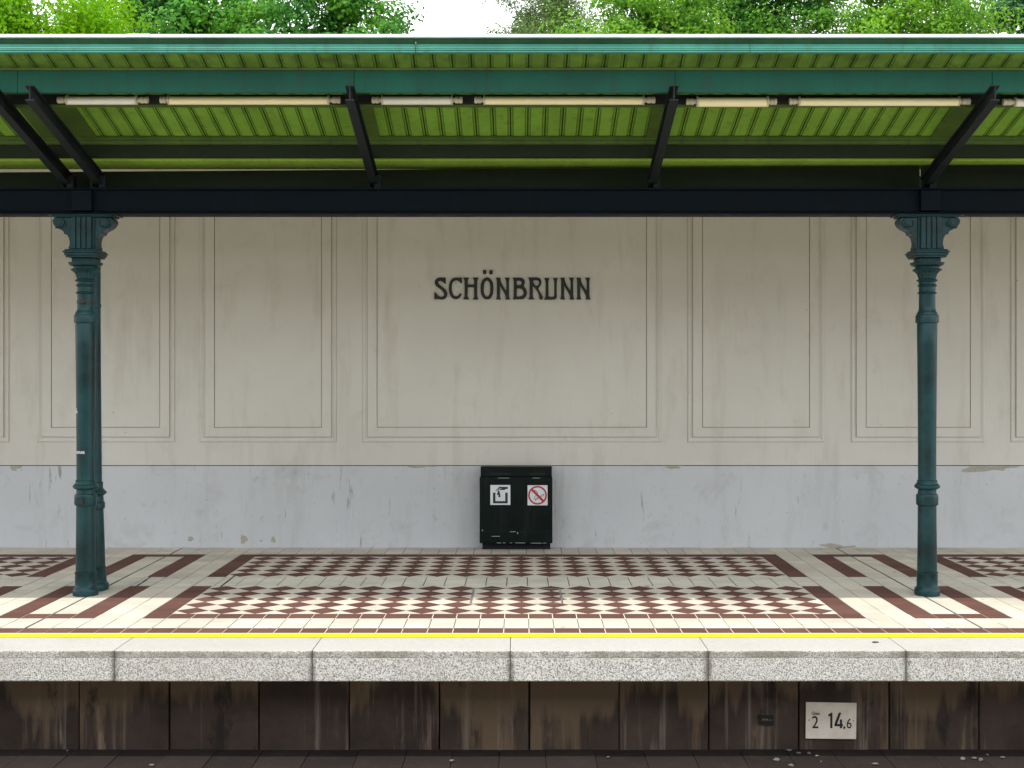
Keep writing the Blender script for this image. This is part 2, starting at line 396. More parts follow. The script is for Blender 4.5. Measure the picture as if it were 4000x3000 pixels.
def build_paving():
    mb = MB(); W, R, RB = 0, 1, 2
    def poly(pts, m, gap=0.0022):
        n = len(pts); cxm = sum(p[0] for p in pts)/n; cym = sum(p[1] for p in pts)/n
        ext = max(max(abs(p[0]-cxm), abs(p[1]-cym)) for p in pts)
        dz = random.uniform(-0.0006, 0.0006)
        k = 1 - gap/ext
        tp = [(cxm + (x-cxm)*k, cym + (y-cym)*k, dz) for x, y in pts]
        bt = [(x, y, -0.006) for x, y, _ in tp]
        mb.add(tp + bt, [tuple(range(n))] + [(i, n+i, n+(i+1) % n, (i+1) % n) for i in range(n)], m)
    def grid(x0, x1, y0, y1, m, nx=None, ny=None, gx=0.0032, gy=0.0016):
        nx = nx or max(1, round((x1-x0)/T)); ny = ny or max(1, round((y1-y0)/0.156))
        for i in range(nx):
            for j in range(ny):
                a, b = x0 + (x1-x0)*i/nx + gx, x0 + (x1-x0)*(i+1)/nx - gx
                c, d = y0 + (y1-y0)*j/ny + gy, y0 + (y1-y0)*(j+1)/ny - gy
                poly([(a, c), (b, c), (b, d), (a, d)], m, 0.0)
    def clip(pts, x0, x1, y0, y1):
        for ax, lim, sg in ((0, x0, 1), (0, x1, -1), (1, y0, 1), (1, y1, -1)):
            out = []
            for i, p in enumerate(pts):
                q = pts[(i+1) % len(pts)]
                dp, dq = (p[ax]-lim)*sg, (q[ax]-lim)*sg
                if dp >= 0: out.append(p)
                if dp*dq < 0:
                    k = dp/(dp-dq); out.append((p[0]+(q[0]-p[0])*k, p[1]+(q[1]-p[1])*k))
            pts = out
            if len(pts) < 3: return []
        return pts
    def field(x0, x1, y0, y1, nx, ny):
        a, b = (x1-x0)/nx, (y1-y0)/ny
        for i in range(nx):
            for j in range(ny):
                cx, cy = x0+(i+.5)*a, y0+(j+.5)*b
                poly([(cx-a/2, cy), (cx, cy-b/2), (cx+a/2, cy), (cx, cy+b/2)], R, 0.0012)
        for i in range(nx+1):
            for j in range(ny+1):
                cx, cy = x0+i*a, y0+j*b
                p = clip([(cx-a/2, cy), (cx, cy-b/2), (cx+a/2, cy), (cx, cy+b/2)], x0, x1, y0, y1)
                if len(p) >= 3: poly(p, W, 0.0028)
    ya = [7.792, 7.931, 8.249, 8.405, 9.515, 9.952, 11.044, 11.193, Y_WALL-0.012]
    h0, h1, hB, hG, hU, hJ = 0, 2.233, 2.385, 2.70, 2.857, 3.019
    for k in (-1, 0, 1):
        c = C0 + k*PER
        def row(y0, y1, segs, ny=None):
            for a, b, m, nx in segs:
                for s in (-1, 1):
                    grid(min(c+s*a, c+s*b), max(c+s*a, c+s*b), y0, y1, m, nx, ny)
        full = [(0, hJ, W, 19)]
        row(ya[7], ya[8], full, 3)
        row(ya[2], ya[1], full, 2) if False else row(ya[1], ya[2], full, 2)
        row(ya[0], ya[1], [(0, hJ, R, 19)], 1)
        for y0, y1 in ((ya[6], ya[7]), (ya[2], ya[3])):
            row(y0, y1, [(0, hB, R, 15), (hB, hG, W, 2), (hG, hJ, R, 2)], 1)
        for y0, y1 in ((ya[5], ya[6]), (ya[3], ya[4])):
            field(c-h1, c+h1, y0, y1, 20, 5)
            row(y0, y1, [(h1, hB, R, 1), (hB, hG, W, 2), (hG, hU, R, 1), (hU, hJ, W, 1)], 7)
        # guidance strip of ribbed tiles
        for s in (-1, 1):
            for i in range(19):
                a, b = hJ*i/19, hJ*(i+1)/19
                x0, x1 = min(c+s*a, c+s*b)+.004, max(c+s*a, c+s*b)-.004
                y0, y1 = ya[4]+.006, ya[5]-.006
                dz = random.uniform(-.0006, .0006)
                for r in range(8):
                    u0, u1 = y0+(y1-y0)*r/8+.006, y0+(y1-y0)*(r+1)/8-.006
                    mb.add([(x0,u0-.004,-.004),(x1,u0-.004,-.004),(x1,u0,dz),(x0,u0,dz),(x0,u1,dz),(x1,u1,dz),(x1,u1+.004,-.004),(x0,u1+.004,-.004)],
                           [(0,1,2,3),(3,2,5,4),(4,5,6,7)], RB)
                mb.add([(x0,y0-.004,-.0035),(x1,y0-.004,-.0035),(x1,y1+.004,-.0035),(x0,y1+.004,-.0035)], [(0,1,2,3)], RB)
    mb.box(C0-PER*1.5, C0+PER*1.5, 8.405, Y_WALL-.001, -0.12, -0.0045, 3); mb.box(C0-PER*1.5, C0+PER*1.5, 7.931, 8.2495, -0.12, -0.0045, 3)
    mb.box(C0-PER*1.5, C0+PER*1.5, 8.2496, 8.4045, -0.12, -0.0022, 5); mb.box(C0-PER*1.5, C0+PER*1.5, 7.789, 7.9305, -0.12, -0.0022, 5)
    for k in (-2, -1, 0, 1):                                          # expansion joints
        x = C0 + k*PER + PER/2
        mb.box(x-.0055, x-.0012, ya[0], Y_WALL-.014, -.004, -.0012, 4); mb.box(x+.0012, x+.0055, ya[0], Y_WALL-.014, -.004, -.0012, 4)
    return obj('tile_paving', mb, [M['tile_white'], M['tile_red'], M['rib'], M['grout'], M['joint'], M['grout_light']], platform, recalc=False)
build_paving()

def ragged(pts, Yf, th, m, parent, name, plane='wall'):
    mb = MB()
    if plane == 'floor': v0 = [(x, y, Yf) for x, y in pts]; v1 = [(x, y, Yf+th) for x, y in pts]
    else: v0 = [(x, Yf, z) for x, z in pts]; v1 = [(x, Yf-th, z) for x, z in pts]
    n = len(pts)
    mb.add(v1+v0, [tuple(range(n))] + [(i, (i+1) % n, n+(i+1) % n, n+i) for i in range(n)])
    return obj(name, mb, m, parent)

def blob(cx, cz, rx, rz, n=22, jag=0.3, flat_top=False):
    ph = [random.uniform(0, 6.28) for _ in range(4)]
    out = []
    for i in range(n):
        t = 2*PI*i/n
        k = 1 + jag*(0.5*math.sin(2*t+ph[0]) + 0.35*math.sin(3*t+ph[1]) + 0.3*math.sin(5*t+ph[2]) + 0.25*math.sin(8*t+ph[3]))
        z = cz + rz*k*math.sin(t)
        if flat_top: z = min(z, cz)
        out.append((cx + rx*k*math.cos(t), z))
    return out

# broken joints in the guidance strip
for (xa, ya_, xb, yb_) in ((940, 268, 830, 342), (1448, 268, 1362, 336)):
    P, Q = (xa/1.58, 2080+ya_/1.58), (xb/1.58, 2080+yb_/1.58)
    pts, back = [], []
    for i in range(13):
        u = i/12; x, y = P[0]+(Q[0]-P[0])*u, P[1]+(Q[1]-P[1])*u
        Yf = fy(y); w = random.uniform(.006, .02)
        pts.append((px(x, Yf)-w/2, Yf)); back.append((px(x, Yf)+w/2, Yf))
    ragged(pts+back[::-1], 0.0006, 0.002, M['crack'], platform, 'broken_joint', 'floor')

mb = MB()                                                              # access cover let into the chequer field
x0, x1, y0, y1 = -0.355, 0.30, 8.77, 9.395
for a, b, c, d in ((x0, x1, y1-.010, y1), (x0, x0+.013, y0, y1-.011), (x1-.013, x1, y0, y1-.011), (x0+.014, x0+.09, y0, y0+.008), (x0+.22, x0+.31, y0, y0+.006), (x1-.2, x1-.014, y0, y0+.006)):
    mb.box(a, b, c, d, -.004, .0022)
obj('access_cover_frame', mb, M['steel'], platform)

for k in range(-8, 8):                                                 # granite coping blocks
    xa = -0.0595 + 1.151*k + .0018; xb = xa + 1.151 - .0036
    if xb < XL or xa > XR: continue
    dy = random.uniform(-.003, .003)
    prof = [(7.786, -.182), (Y_EDGE+dy+.004, -.182), (Y_EDGE+dy, -.176), (Y_EDGE+dy, -.0462), (Y_EDGE+dy+.004, -.0452), (Y_EDGE+dy+.0002, -.0440), (Y_EDGE+dy-.0005, -.010), (Y_EDGE+dy+.003, -.003), (Y_EDGE+dy+.010, 0), (7.786, 0)]
    obj('coping_block', MB().prism_x(prof, xa, xb), M['granite'], platform, bevel=.003)
obj('kerb_bed', MB().box(XL, XR, 7.60, 7.780, -.24, -.186), M['crack'], platform)

mb = MB(); n = 120                                                     # painted safety line
for i in range(n):
    a, b = XL + (XR-XL)*i/n, XL + (XR-XL)*(i+1)/n
    f = lambda x: .0025*math.sin(x*1.7+.4) + .0012*math.sin(x*5.1)
    mb.add([(a, 7.648+f(a), .003), (b, 7.648+f(b), .003), (b, 7.749+f(b+9), .003), (a, 7.749+f(a+9), .003)], [(0, 1, 2, 3)])
obj('yellow_line', mb, M['yellow'], platform)
ragged(blob(px(3416, 7.52), 7.505, .02, .018), .0006, .003, M['crack'], platform, 'gum_spot', 'floor')

P_SLAB = 0.5453
for k in range(-15, 16):                                               # facing slabs under the overhang
    xa = 0.0527 + P_SLAB*k + random.uniform(.002, .006); xb = 0.0527 + P_SLAB*(k+1) - random.uniform(.002, .006)
    if xb < XL or xa > XR: continue
    y = 7.60 + random.uniform(-.006, .006)
    obj('facing_slab', MB().box(xa, xb, y, 7.70, -.72, -.19), M['slab'], platform, bevel=.006)
obj('backing', MB().box(XL, XR, 7.70, 7.78, -.72, -.245), M['crack'], platform)

# ------------------------------------------------------------------ trackbed and ground (structure)
Z_TR = -0.669
mb = MB()
for j, (ya_, yb_) in enumerate(((7.05, 7.60), (6.5, 7.047), (6.0, 6.497))):
    x = XL - random.uniform(0, .2)
    while x < XR:
        w = random.uniform(.27, .30); s = .05*(7.6-ya_)
        z = Z_TR + random.uniform(-.002, .002)
        mb.box(x+.0022, x+w-.0022, ya_+.002, yb_-.002, z-.05, z); x += w
tag(obj('trackbed', mb, M['track']), kind='structure')
tag(obj('trackbed_base', MB().box(-30, 30, 5.99, 7.6, -.9, -.678), M['track']), kind='structure')
tag(obj('bounce_ballast', MB().box(-30, 30, .751, 5.985, -.9, -.672), M['added_ballast']), kind='structure')  # unseen pale bed, added to bounce sunlight up under the canopy
mb = MB(); mb.add([(-400, -400, -.95), (400, -400, -.95), (400, 400, -.95), (-400, 400, -.95)], [(0, 1, 2, 3)])
tag(obj('ground', mb, M['earth']), kind='structure')

chips = [(760,1350,6,.020),(820,1368,6,.014),(685,1410,6,.017),(775,1445,6,.014),(885,1370,6,.013),(935,1385,6,.012),(960,1420,6,.008),(1293,1437,6,.017),
         (1835,1408,6,.022),(1905,1400,6,.016),(1945,1412,6,.020),(2080,1395,6,.015),(1985,1380,6,.012),(1700,1392,5,.012),(735,1415,5,.014),(935,1443,4,.013),(415,1335,4,.010)]
for i, (zx, zy, reg, r) in enumerate(chips):
    sx = zx/1.58 + {4: 0, 5: 1300, 6: 2600}[reg]; sy = 2080 + zy/1.58
    Yc = min(7.56, (HC-Z_TR)*F/(sy-CY)); Xc = px(sx, Yc); r *= .8
    bm = bmesh.new(); bmesh.ops.create_icosphere(bm, subdivisions=2, radius=1)
    a = [random.uniform(.6, 1.3) for _ in range(3)]
    for v in bm.verts:
        k = 1 + random.uniform(-.22, .16)
        v.co = Vector((v.co.x*a[0]*r*k*1.2, v.co.y*a[1]*r*k, v.co.z*a[2]*r*.6*k))
    me = bpy.data.meshes.new('stone_chip'); bm.to_mesh(me); bm.free(); me.materials.append(M['stone'])
    o = bpy.data.objects.new('stone_chip', me); COL.objects.link(o); o.location = (Xc, Yc, Z_TR+r*.35+.004)
    tag(o, 'small pale stone chip lying loose on the dark brown trackbed', 'stone', 'loose stone chips on the trackbed')

# ------------------------------------------------------------------ station wall
wall = empty('station_wall', (0, Y_WALL, 0), 'cream plastered station wall with recessed mouldings above a pale grey plinth', 'wall')
Z_PL = 0.763
obj('wall_face', MB().box(XL, XR, Y_WALL, 12.05, Z_PL, 3.86), M['plaster'], wall)
obj('plinth', MB().box(XL, XR, Y_WALL-.014, 12.05, -.12, Z_PL-.007), M['plinth'], wall, bevel=.004)
obj('ledge_joint', MB().box(XL, XR, Y_WALL-.0035, 12.05, Z_PL-.0065, Z_PL-.0005), M['crack'], wall)
panels = [(-1.467, 1.306), (-2.975, -1.707), (-4.488, -3.207), (-6.02, -4.746), (1.55, 2.818), (3.068, 4.31), (4.55, 5.82)]
PROF = [(0, 0, 0), (.003, .007, 1), (.010, .009, 0), (.015, .010, 0), (.021, .0075, 0), (.028, .0035, 0), (.036, .0012, 0), (.0445, .0006, 0), (.0475, .0006, 1), (.0490, .0125, 1), (.053, .0145, 0), (.134, .0145, 0), (.1365, .0060, 1), (.1400, .0060, 1), (.1425, .0125, 0)]
for a, b in panels:
    z0, z1 = 0.977, 3.42
    mb = MB()
    for d, h, _ in PROF:
        y = Y_WALL - h - .0004
        mb.v += [(a+d, y, z0+d), (b-d, y, z0+d), (b-d, y, z1-d), (a+d, y, z1-d)]
    for k in range(len(PROF)-1):
        for i in range(4):
            j = (i+1) % 4
            mb.f.append((k*4+i, k*4+j, k*4+4+j, k*4+4+i)); mb.m.append(PROF[k+1][2])
    k = (len(PROF)-1)*4
    mb.f.append((k, k+1, k+2, k+3)); mb.m.append(0)
    obj('wall_panel', mb, [M['plaster'], M['grime']], wall, recalc=False)

Yp = Y_WALL - .014
for (sx, sy, w, h, flat) in ((745,2105,13,8,0),(952,2107,11,20,0),(1068,2108,7,14,0),(1020,2112,4,5,0),(3870,1821,92,22,1),(2630,1819,40,10,1),(62,1820,18,20,1),(1650,1819,45,9,1),(2145,1818,14,10,1),(3250,2133,40,10,0),(3310,2136,30,5,0)):
    s = Yp/F
    ragged(blob(px(sx, Yp), pz(sy, Yp), w*s, h*s, 30, .45, bool(flat)), Yp-.0002, .0012, M['patch'], wall, 'bare_patch')

# ------------------------------------------------------------------ station name letters
sign = empty('station_name', (-0.07, Y_WALL-.012, 2.4), 'black raised lettering SCHÖNBRUNN fixed to the middle wall panel', 'sign')
def L(offx, pts): return [((offx + x/11.06 - CX)*Y_WALL/F, HC - (1040 + y/11.06 - CY)*Y_WALL/F) for x, y in pts]
def ell(cx, cy, rx, ry, n=36, p=2.25):
    o = []
    for i in range(n):
        t = 2*PI*i/n; c, s = math.cos(t), math.sin(t)
        o.append((cx + rx*math.copysign(abs(c)**(2/p), c), cy + ry*math.copysign(abs(s)**(2/p), s)))
    return o
S_ = [(570,500),(330,497),(235,515),(160,560),(110,630),(95,710),(110,790),(150,860),(220,920),(310,975),(390,1040),(450,1110),(485,1170),(500,1230),(480,1280),(430,1315),(370,1325),(310,1310),(250,1270),(190,1215),(120,1130),(90,1110),(80,1200),(78,1440),(170,1425),(270,1430),(340,1445),(430,1450),(520,1425),(590,1370),(630,1290),(645,1180),(620,1100),(570,1020),(500,950),(420,890),(340,830),(280,770),(250,710),(270,660),(330,640),(400,660),(470,710),(530,765),(570,765)]
C_ = [(1270,500),(960,500),(880,530),(810,590),(755,680),(720,790),(705,910),(705,1020),(720,1130),(755,1240),(810,1340),(890,1410),(980,1440),(1060,1430),(1140,1390),(1210,1320),(1260,1240),(1250,1205),(1210,1185),(1170,1190),(1150,1230),(1110,1280),(1050,1305),(980,1300),(920,1260),(870,1190),(845,1100),(830,1000),(830,880),(845,770),(890,680),(960,630),(1040,615),(1110,640),(1180,690),(1250,755),(1270,740)]
H_ = [(1335,500),(1565,500),(1570,530),(1530,590),(1520,680),(1525,780),(1600,800),(1720,795),(1795,780),(1795,680),(1775,590),(1745,530),(1745,500),(1980,500),(1980,530),(1945,590),(1930,680),(1925,1280),(1945,1360),(1985,1420),(1985,1445),(1740,1445),(1745,1415),(1785,1350),(1795,1280),(1790,930),(1700,915),(1600,915),(1525,930),(1515,1280),(1535,1350),(1580,1415),(1580,1445),(1325,1445),(1325,1415),(1370,1350),(1380,1280),(1385,680),(1370,590),(1335,530)]
N_ = [(865,500),(1045,500),(1050,560),(1070,660),(1110,760),(1160,860),(1220,960),(1290,1060),(1305,1000),(1305,700),(1285,610),(1245,530),(1240,500),(1450,500),(1440,540),(1425,620),(1415,700),(1425,1300),(1440,1370),(1470,1430),(1470,1445),(1265,1445),(1275,1380),(1275,1300),(1240,1220),(1180,1100),(1110,980),(1040,880),(1015,860),(1030,950),(1030,1290),(1045,1370),(1070,1430),(1070,1445),(860,1445),(862,1425),(885,1360),(895,1290),(895,700),(885,600),(865,530)]
B_ = [(145,500),(480,497),(570,525),(635,580),(668,650),(672,710),(655,770),(630,820),(635,880),(680,940),(730,1020),(758,1110),(760,1190),(735,1280),(690,1350),(620,1410),(540,1438),(145,1443),(150,1420),(175,1350),(185,1280),(190,700),(175,600),(145,530)]
B1 = [(320,640),(430,632),(490,655),(525,710),(525,750),(490,800),(430,825),(330,815),(315,760)]
B2 = [(320,970),(420,962),(500,980),(560,1030),(600,1100),(610,1170),(590,1230),(540,1280),(450,1310),(340,1315),(315,1250)]
R_ = [(820,497),(1180,492),(1290,515),(1355,580),(1385,670),(1375,750),(1340,840),(1280,920),(1250,960),(1270,1040),(1330,1120),(1380,1210),(1425,1290),(1440,1330),(1430,1445),(1295,1445),(1280,1330),(1270,1240),(1225,1140),(1160,1040),(1080,940),(1020,875),(1010,960),(1010,1270),(1025,1360),(1075,1420),(1075,1445),(815,1445),(820,1420),(860,1350),(870,1280),(870,680),(850,590),(820,530)]
R1 = [(1020,630),(1120,615),(1210,620),(1260,660),(1280,720),(1255,800),(1200,850),(1140,855),(1090,800),(1040,710)]
U_ = [(1500,520),(1720,515),(1722,550),(1695,620),(1680,700),(1685,1000),(1695,1290),(1730,1320),(1820,1325),(1900,1315),(1930,1280),(1935,700),(1915,610),(1880,540),(1880,512),(2090,515),(2085,545),(2055,620),(2045,700),(2040,1000),(2045,1330),(2030,1390),(1980,1440),(1840,1455),(1620,1458),(1495,1450),(1490,1425),(1540,1370),(1560,1310),(1560,700),(1540,610),(1500,545)]
sq = lambda a, b, c, d: [(a, b), (c, b), (c, d), (a, d)]
LETTERS = [(1690, [S_]), (1690, [C_]), (1690, [H_]), (1860, [ell(472, 968, 280, 475), ell(472, 975, 140, 338), sq(300, 175, 435, 345), sq(575, 180, 718, 348)]),
           (1860, [N_]), (1990, [B_, B1, B2]), (1990, [R_, R1]), (1990, [U_]), (2110.5, [N_]), (2173.3, [N_])]
for off, polys in LETTERS:
    outline('letter', [L(off, p) for p in polys], M['letter'], sign, Y_WALL-.012, .014)

# ------------------------------------------------------------------ waste bin
YB = 11.42
bin_ = empty('waste_bin', (-.04, YB, 0), 'dark green metal waste bin with two square stickers standing against the wall', 'waste bin')
def bx(x): return px(1820 + x/4.1475, YB)
def bz(y): return pz(1780 + y/4.1475, YB)
mb = MB()
za, zb, zc = bz(1420), bz(352), bz(180)
prof = [(YB+.012, za), (YB, za+.012), (YB, bz(1225)), (YB+.004, bz(1222)), (YB+.004, zb), (Y_WALL-.02, zb), (Y_WALL-.02, za)]
mb.prism_x(prof, bx(222), bx(1402))
obj('body', mb, M['bin'], bin_, bevel=.006)
mb = MB()
mb.prism_x([(YB+.013, zb+.001), (YB+.009, bz(330)), (YB+.009, zc-.006), (YB+.015, zc), (Y_WALL-.02, zc), (Y_WALL-.02, zb+.001)], bx(238), bx(1392))
obj('hood', mb, M['bin'], bin_, bevel=.004)
for a, b in ((400, 730), (1040, 1290)):
    obj('opening', MB().prism_x([(YB+.0088, bz(310)), (YB+.0088, bz(280)), (YB+.0078, bz(280)), (YB+.0078, bz(310))], bx(a), bx(b)), M['slot'], bin_)
obj('foot', MB().box(bx(262), bx(1372), YB+.10, Y_WALL-.02, .001, za-.001), M['slot'], bin_)
mb = MB()
for a, b, z in ((715, 805, 1232), (415, 550, 1306), (500, 570, 1412), (600, 640, 1413), (715, 745, 1413), (800, 960, 1414), (1050, 1230, 1416), (1245, 1300, 1417)):
    obj('scratch', MB().box(bx(a), bx(b), YB-.0012, YB+.0005, bz(z+3.5), bz(z-3.5)), M['scratch'], bin_)
for x, z in ((268, 1210), (838, 1255)): obj('scratch', MB().box(bx(x-7), bx(x+7), YB-.0012, YB+.0005, bz(z+12), bz(z-12)), M['scratch'], bin_)
for a, b in ((520, 700), (1080, 1200)): obj('scratch', MB().box(bx(a), bx(b), YB+.0028, YB+.0045, bz(366), bz(360)), M['scratch'], bin_)
def sx_(x): return px(1900 + x/8.508, YB)
def sz_(y): return pz(1880 + y/8.508, YB)
SP = lambda pts: [(sx_(x), sz_(y)) for x, y in pts]
YS = YB + .004
st = outline('litter_sticker', [SP(sq(130, 125, 795, 785))], M['stick_white'], bin_, YS, .001)
outline('bin_pictogram', [SP([(220,375),(300,375),(300,660),(625,660),(625,380),(708,380),(708,735),(220,735)])], M['stick_black'], st, YS-.0011, .0006)
outline('hand_pictogram', [SP([(295,325),(425,185),(710,185),(710,255),(640,258),(600,290),(440,290),(425,268),(450,250),(520,243),(520,235),(430,238),(330,325)])], M['stick_black'], st, YS-.0011, .0006)
outline('paper_pictogram', [SP([(405,262),(440,350),(475,528),(390,526),(412,462),(345,450)])], M['stick_black'], st, YS-.0011, .0006)
st = outline('no_smoking_sticker', [SP(sq(1368, 132, 2032, 800))], M['stick_white'], bin_, YS, .001)
circ = lambda r, n=48: [(1700 + r*math.cos(2*PI*i/n), 465 + r*math.sin(2*PI*i/n)) for i in range(n)]
outline('red_ring', [SP(circ(312)), SP(circ(258))], M['stick_red'], st, YS-.0022, .0006)
outline('red_bar', [SP([(1482,300),(1538,245),(1915,625),(1860,685)])], M['stick_red'], st, YS-.0016, .0004)
outline('cigarette', [SP([(1600,600),(1880,425),(1915,435),(1920,475),(1620,650)]), SP([(1625,612),(1880,445),(1900,452),(1902,468),(1622,634)])], M['stick_black'], st, YS-.0011, .0003)
def stroke(pts, w):
    a, b = [], []
    for i, p in enumerate(pts):
        q, r = pts[max(0, i-1)], pts[min(len(pts)-1, i+1)]
        dx, dy = r[0]-q[0], r[1]-q[1]; n = math.hypot(dx, dy)
        a.append((p[0]-dy/n*w/2, p[1]+dx/n*w/2)); b.append((p[0]+dy/n*w/2, p[1]-dx/n*w/2))
    return a + b[::-1]
outline('smoke', [SP(stroke([(1510,385),(1530,340),(1570,305),(1620,300),(1670,330),(1698,380),(1690,430),(1640,480),(1590,540),(1578,600)], 15))], M['stick_black'], st, YS-.0011, .0003)

# ------------------------------------------------------------------ cast iron columns
def sx3(h): return h/3.19*9.13/F          # half width read off the column zoom -> metres at the column
def zc3(y): return pz(780 + y/3.19, 9.13)

def column(name, X, Y, label, group):
    c = empty(name, (X, Y, 0), label, 'column', group)
    A = M['column']
    q = lambda prof, **k: MB().lathe(prof, X, Y, **k)
    obj('base', q([(.088,0),(.0905,.012),(.0905,.035),(.086,.052),(.077,.06),(.074,.066),(.0735,.155),(.0765,.159),(.0765,.168),(.071,.173)]), A, c, smooth=True)
    obj('lower_shaft', q([(.0695,.174),(.0675,.40),(.0655,.655)]), A, c, smooth=True)
    obj('ring_moulding', q([(.066,.652),(.076,.657),(.0785,.668),(.0785,.712),(.0785,.722),(.074,.734),(.066,.738),(.064,.766),(.072,.772),(.088,.782),(.0905,.790),(.0895,.798),(.079,.808),(.071,.818),(.070,.824),(.073,.829),(.070,.835),(.0645,.838)]), A, c, smooth=True)
    obj('shaft', q([(.0640,.838),(.0645,1.10),(.0665,1.45),(.070,1.80),(.0718,1.966),(.0705,1.969),(.0705,1.982)]), A, c, smooth=True)
    obj('collar', q([(.075,1.978),(.0815,1.980),(.0818,1.985),(.0818,2.030),(.0795,2.036),(.074,2.039),(.0735,2.050),(.064,2.062),(.0595,2.075),(.058,2.10)]), A, c, smooth=True)
    obj('neck', q([(.058,2.10),(.0578,2.188),(.066,2.191),(.0692,2.196),(.066,2.201),(.0585,2.205),(.0580,2.240),(.0660,2.244),(.0692,2.249),(.066,2.254),(.0585,2.259),(.0585,2.277)]), A, c, smooth=True)
    b = [(.060,2.277),(.070,2.282),(.0735,2.289),(.066,2.295),(.059,2.30),(.062,2.315),(.069,2.335),(.082,2.350),(.097,2.357),(.1025,2.364),(.098,2.371),(.084,2.375),(.084,2.385),(.100,2.390),(.116,2.400),(.1205,2.411),(.1205,2.4165),(.10,2.4185)]
    am = [0,.002,.003,.002,.001,.003,.0035,.004,.003,.002,.001,0,0,0,0,0,0,0]
    obj('capital', q(b, n=96, ribs=16, amp=am), A, c, smooth=True)
    h = .076
    obj('abacus', MB().box(X-h, X+h, Y-h, Y+h, 2.4186, 2.448).box(X-.108, X+.108, Y-.108, Y+.108, 2.4485, 2.462).box(X-.116, X+.116, Y-.116, Y+.116, 2.4625, 2.480).box(X-.124, X+.124, Y-.124, Y+.124, 2.4805, 2.494).box(X-.114, X+.114, Y-.114, Y+.114, 2.4945, 2.506), A, c, bevel=.003)
    zt = 2.742
    obj('core', MB().box(X-.088, X+.088, Y-.07, Y+.07, 2.5065, zt), A, c, bevel=.004)
    half = [(.088,2.508),(.104,2.512),(.104,2.527),(.098,2.531),(.096,2.56),(.101,2.59),(.113,2.612),(.128,2.618),(.138,2.622),(.137,2.633),(.146,2.642),(.160,2.650),(.186,2.663),(.206,2.680),(.218,2.700),(.2205,2.716),(.215,2.729),(.202,2.738),(.088,zt)]
    for s in (-1, 1):
        br = MB().prism_y([(X+s*x, z) for x, z in half], Y-.062, Y+.062)
        ob = obj('scroll_bracket', br, A, c, bevel=.004)
        vz, vx = 2.702, X+s*.165
        mb = MB()
        for rr, dd in ((.032, .010), (.018, .018)):
            n = 24; mb.add([(vx+rr*1.15*math.cos(2*PI*i/n), Y-.0625, vz+rr*math.sin(2*PI*i/n)) for i in range(n)] + [(vx+rr*1.05*math.cos(2*PI*i/n), Y-.0625-dd, vz+rr*.9*math.sin(2*PI*i/n)) for i in range(n)],
                           [(i, (i+1) % n, n+(i+1) % n, n+i) for i in range(n)] + [tuple(range(n, 2*n))])
        sp = [(vx + s*(.012+.0085*t)*math.cos(t*s*1.0)*1.2, Y-.066, vz + (.010+.0062*t)*math.sin(t)) for t in np.linspace(0, 5.2, 26)]
        mb.tube(sp, [.0045]*26, 6)
        obj('volute', mb, A, ob, smooth=True)
    mb = MB().box(X-.0715, X+.0715, Y-.082, Y-.0705, 2.508, zt-.001)
    for a, b_ in ((-.0715, -.043), (-.031, -.0075), (.0075, .031), (.043, .0715)):
        mb.box(X+a, X+b_, Y-.094, Y-.0825, 2.512, zt-.004)
    mb.box(X-.0715, X+.0715, Y-.094, Y-.0825, zt-.0035, zt-.0005)
    obj('fluted_block', mb, A, c, bevel=.002)
    obj('top_plate', MB().box(X-.218, X+.218, Y-.09, Y+.09, zt+.0005, zt+.010).box(X-.245, X+.245, Y-.10, Y+.10, zt+.0105, 2.7590), A, c, bevel=.003)
    return c

XC_L, XC_R, Y_C = -3.164, 2.959, 9.128
colL = column('cast_iron_column', XC_L, Y_C, 'teal cast iron column with two white stickers and a black clamp strap, left in the photo', 'scroll capital columns at the platform front')
colR = column('cast_iron_column', XC_R, Y_C, 'clean teal cast iron column standing alone, without stickers, right in the photo', 'scroll capital columns at the platform front')
# clamp straps and stickers on the left column
obj('clamp_strap', MB().lathe([(.0585,2.140),(.0625,2.1405),(.0625,2.118),(.0585,2.1175)], XC_L, Y_C).box(XC_L-.022, XC_L+.018, Y_C-.075, Y_C-.0628, 2.119, 2.141), M['clamp'], colL, smooth=False)
obj('strap_buckle', MB().box(XC_L-.012, XC_L+.012, Y_C-.092, Y_C-.0788, .672, .700), M['clamp'], colL, bevel=.003)
def round_col(xc, yc, r, lift=0.0):
    def f(a, z, w):
        t = a / r
        return (xc + (r+lift+w)*math.sin(t), yc - (r+lift+w)*math.cos(t), z)
    return f
rs = .0652
wrap = round_col(XC_L, Y_C, rs, .0012)
zq = pz(1560 + 1435/6.9125, Y_C-rs)
cu_w = .098
def place_q(a, b, w): return wrap(-.078 + a*.70, zq - .009 + b, w*.3)
t = text('sticker_lettering', 'QUERFUNK', .0255, M['stick_white'], colL, 0, 0, 0, .0006, 1, place_q, .0006)
mb = MB(); N = 24
for i in range(N+1):
    a = -.072 + .104*i/N
    for z in (zq-.014, zq+.014): mb.v.append(wrap(a, z, -.0008))
for i in range(N): mb.f.append((2*i, 2*i+2, 2*i+3, 2*i+1)); mb.m.append(0)
obj('name_sticker', mb, M['stick_black'], colL)
mb = MB()
tear = [(270,235),(300,240),(325,245),(340,275),(335,310),(350,330),(375,315),(365,345),(345,360),(370,385),(345,390),(310,360),(290,330),(268,290)]
def tw(x, y): return wrap(rs*math.asin(max(-.99, (x-518)/6.9125*Y_C/F/rs)), pz(1560+y/6.9125, Y_C-rs), 0.0)
mb.add([tw(*p) for p in tear], [tuple(range(len(tear)))])
obj('torn_sticker', mb, M['stick_white'], colL)

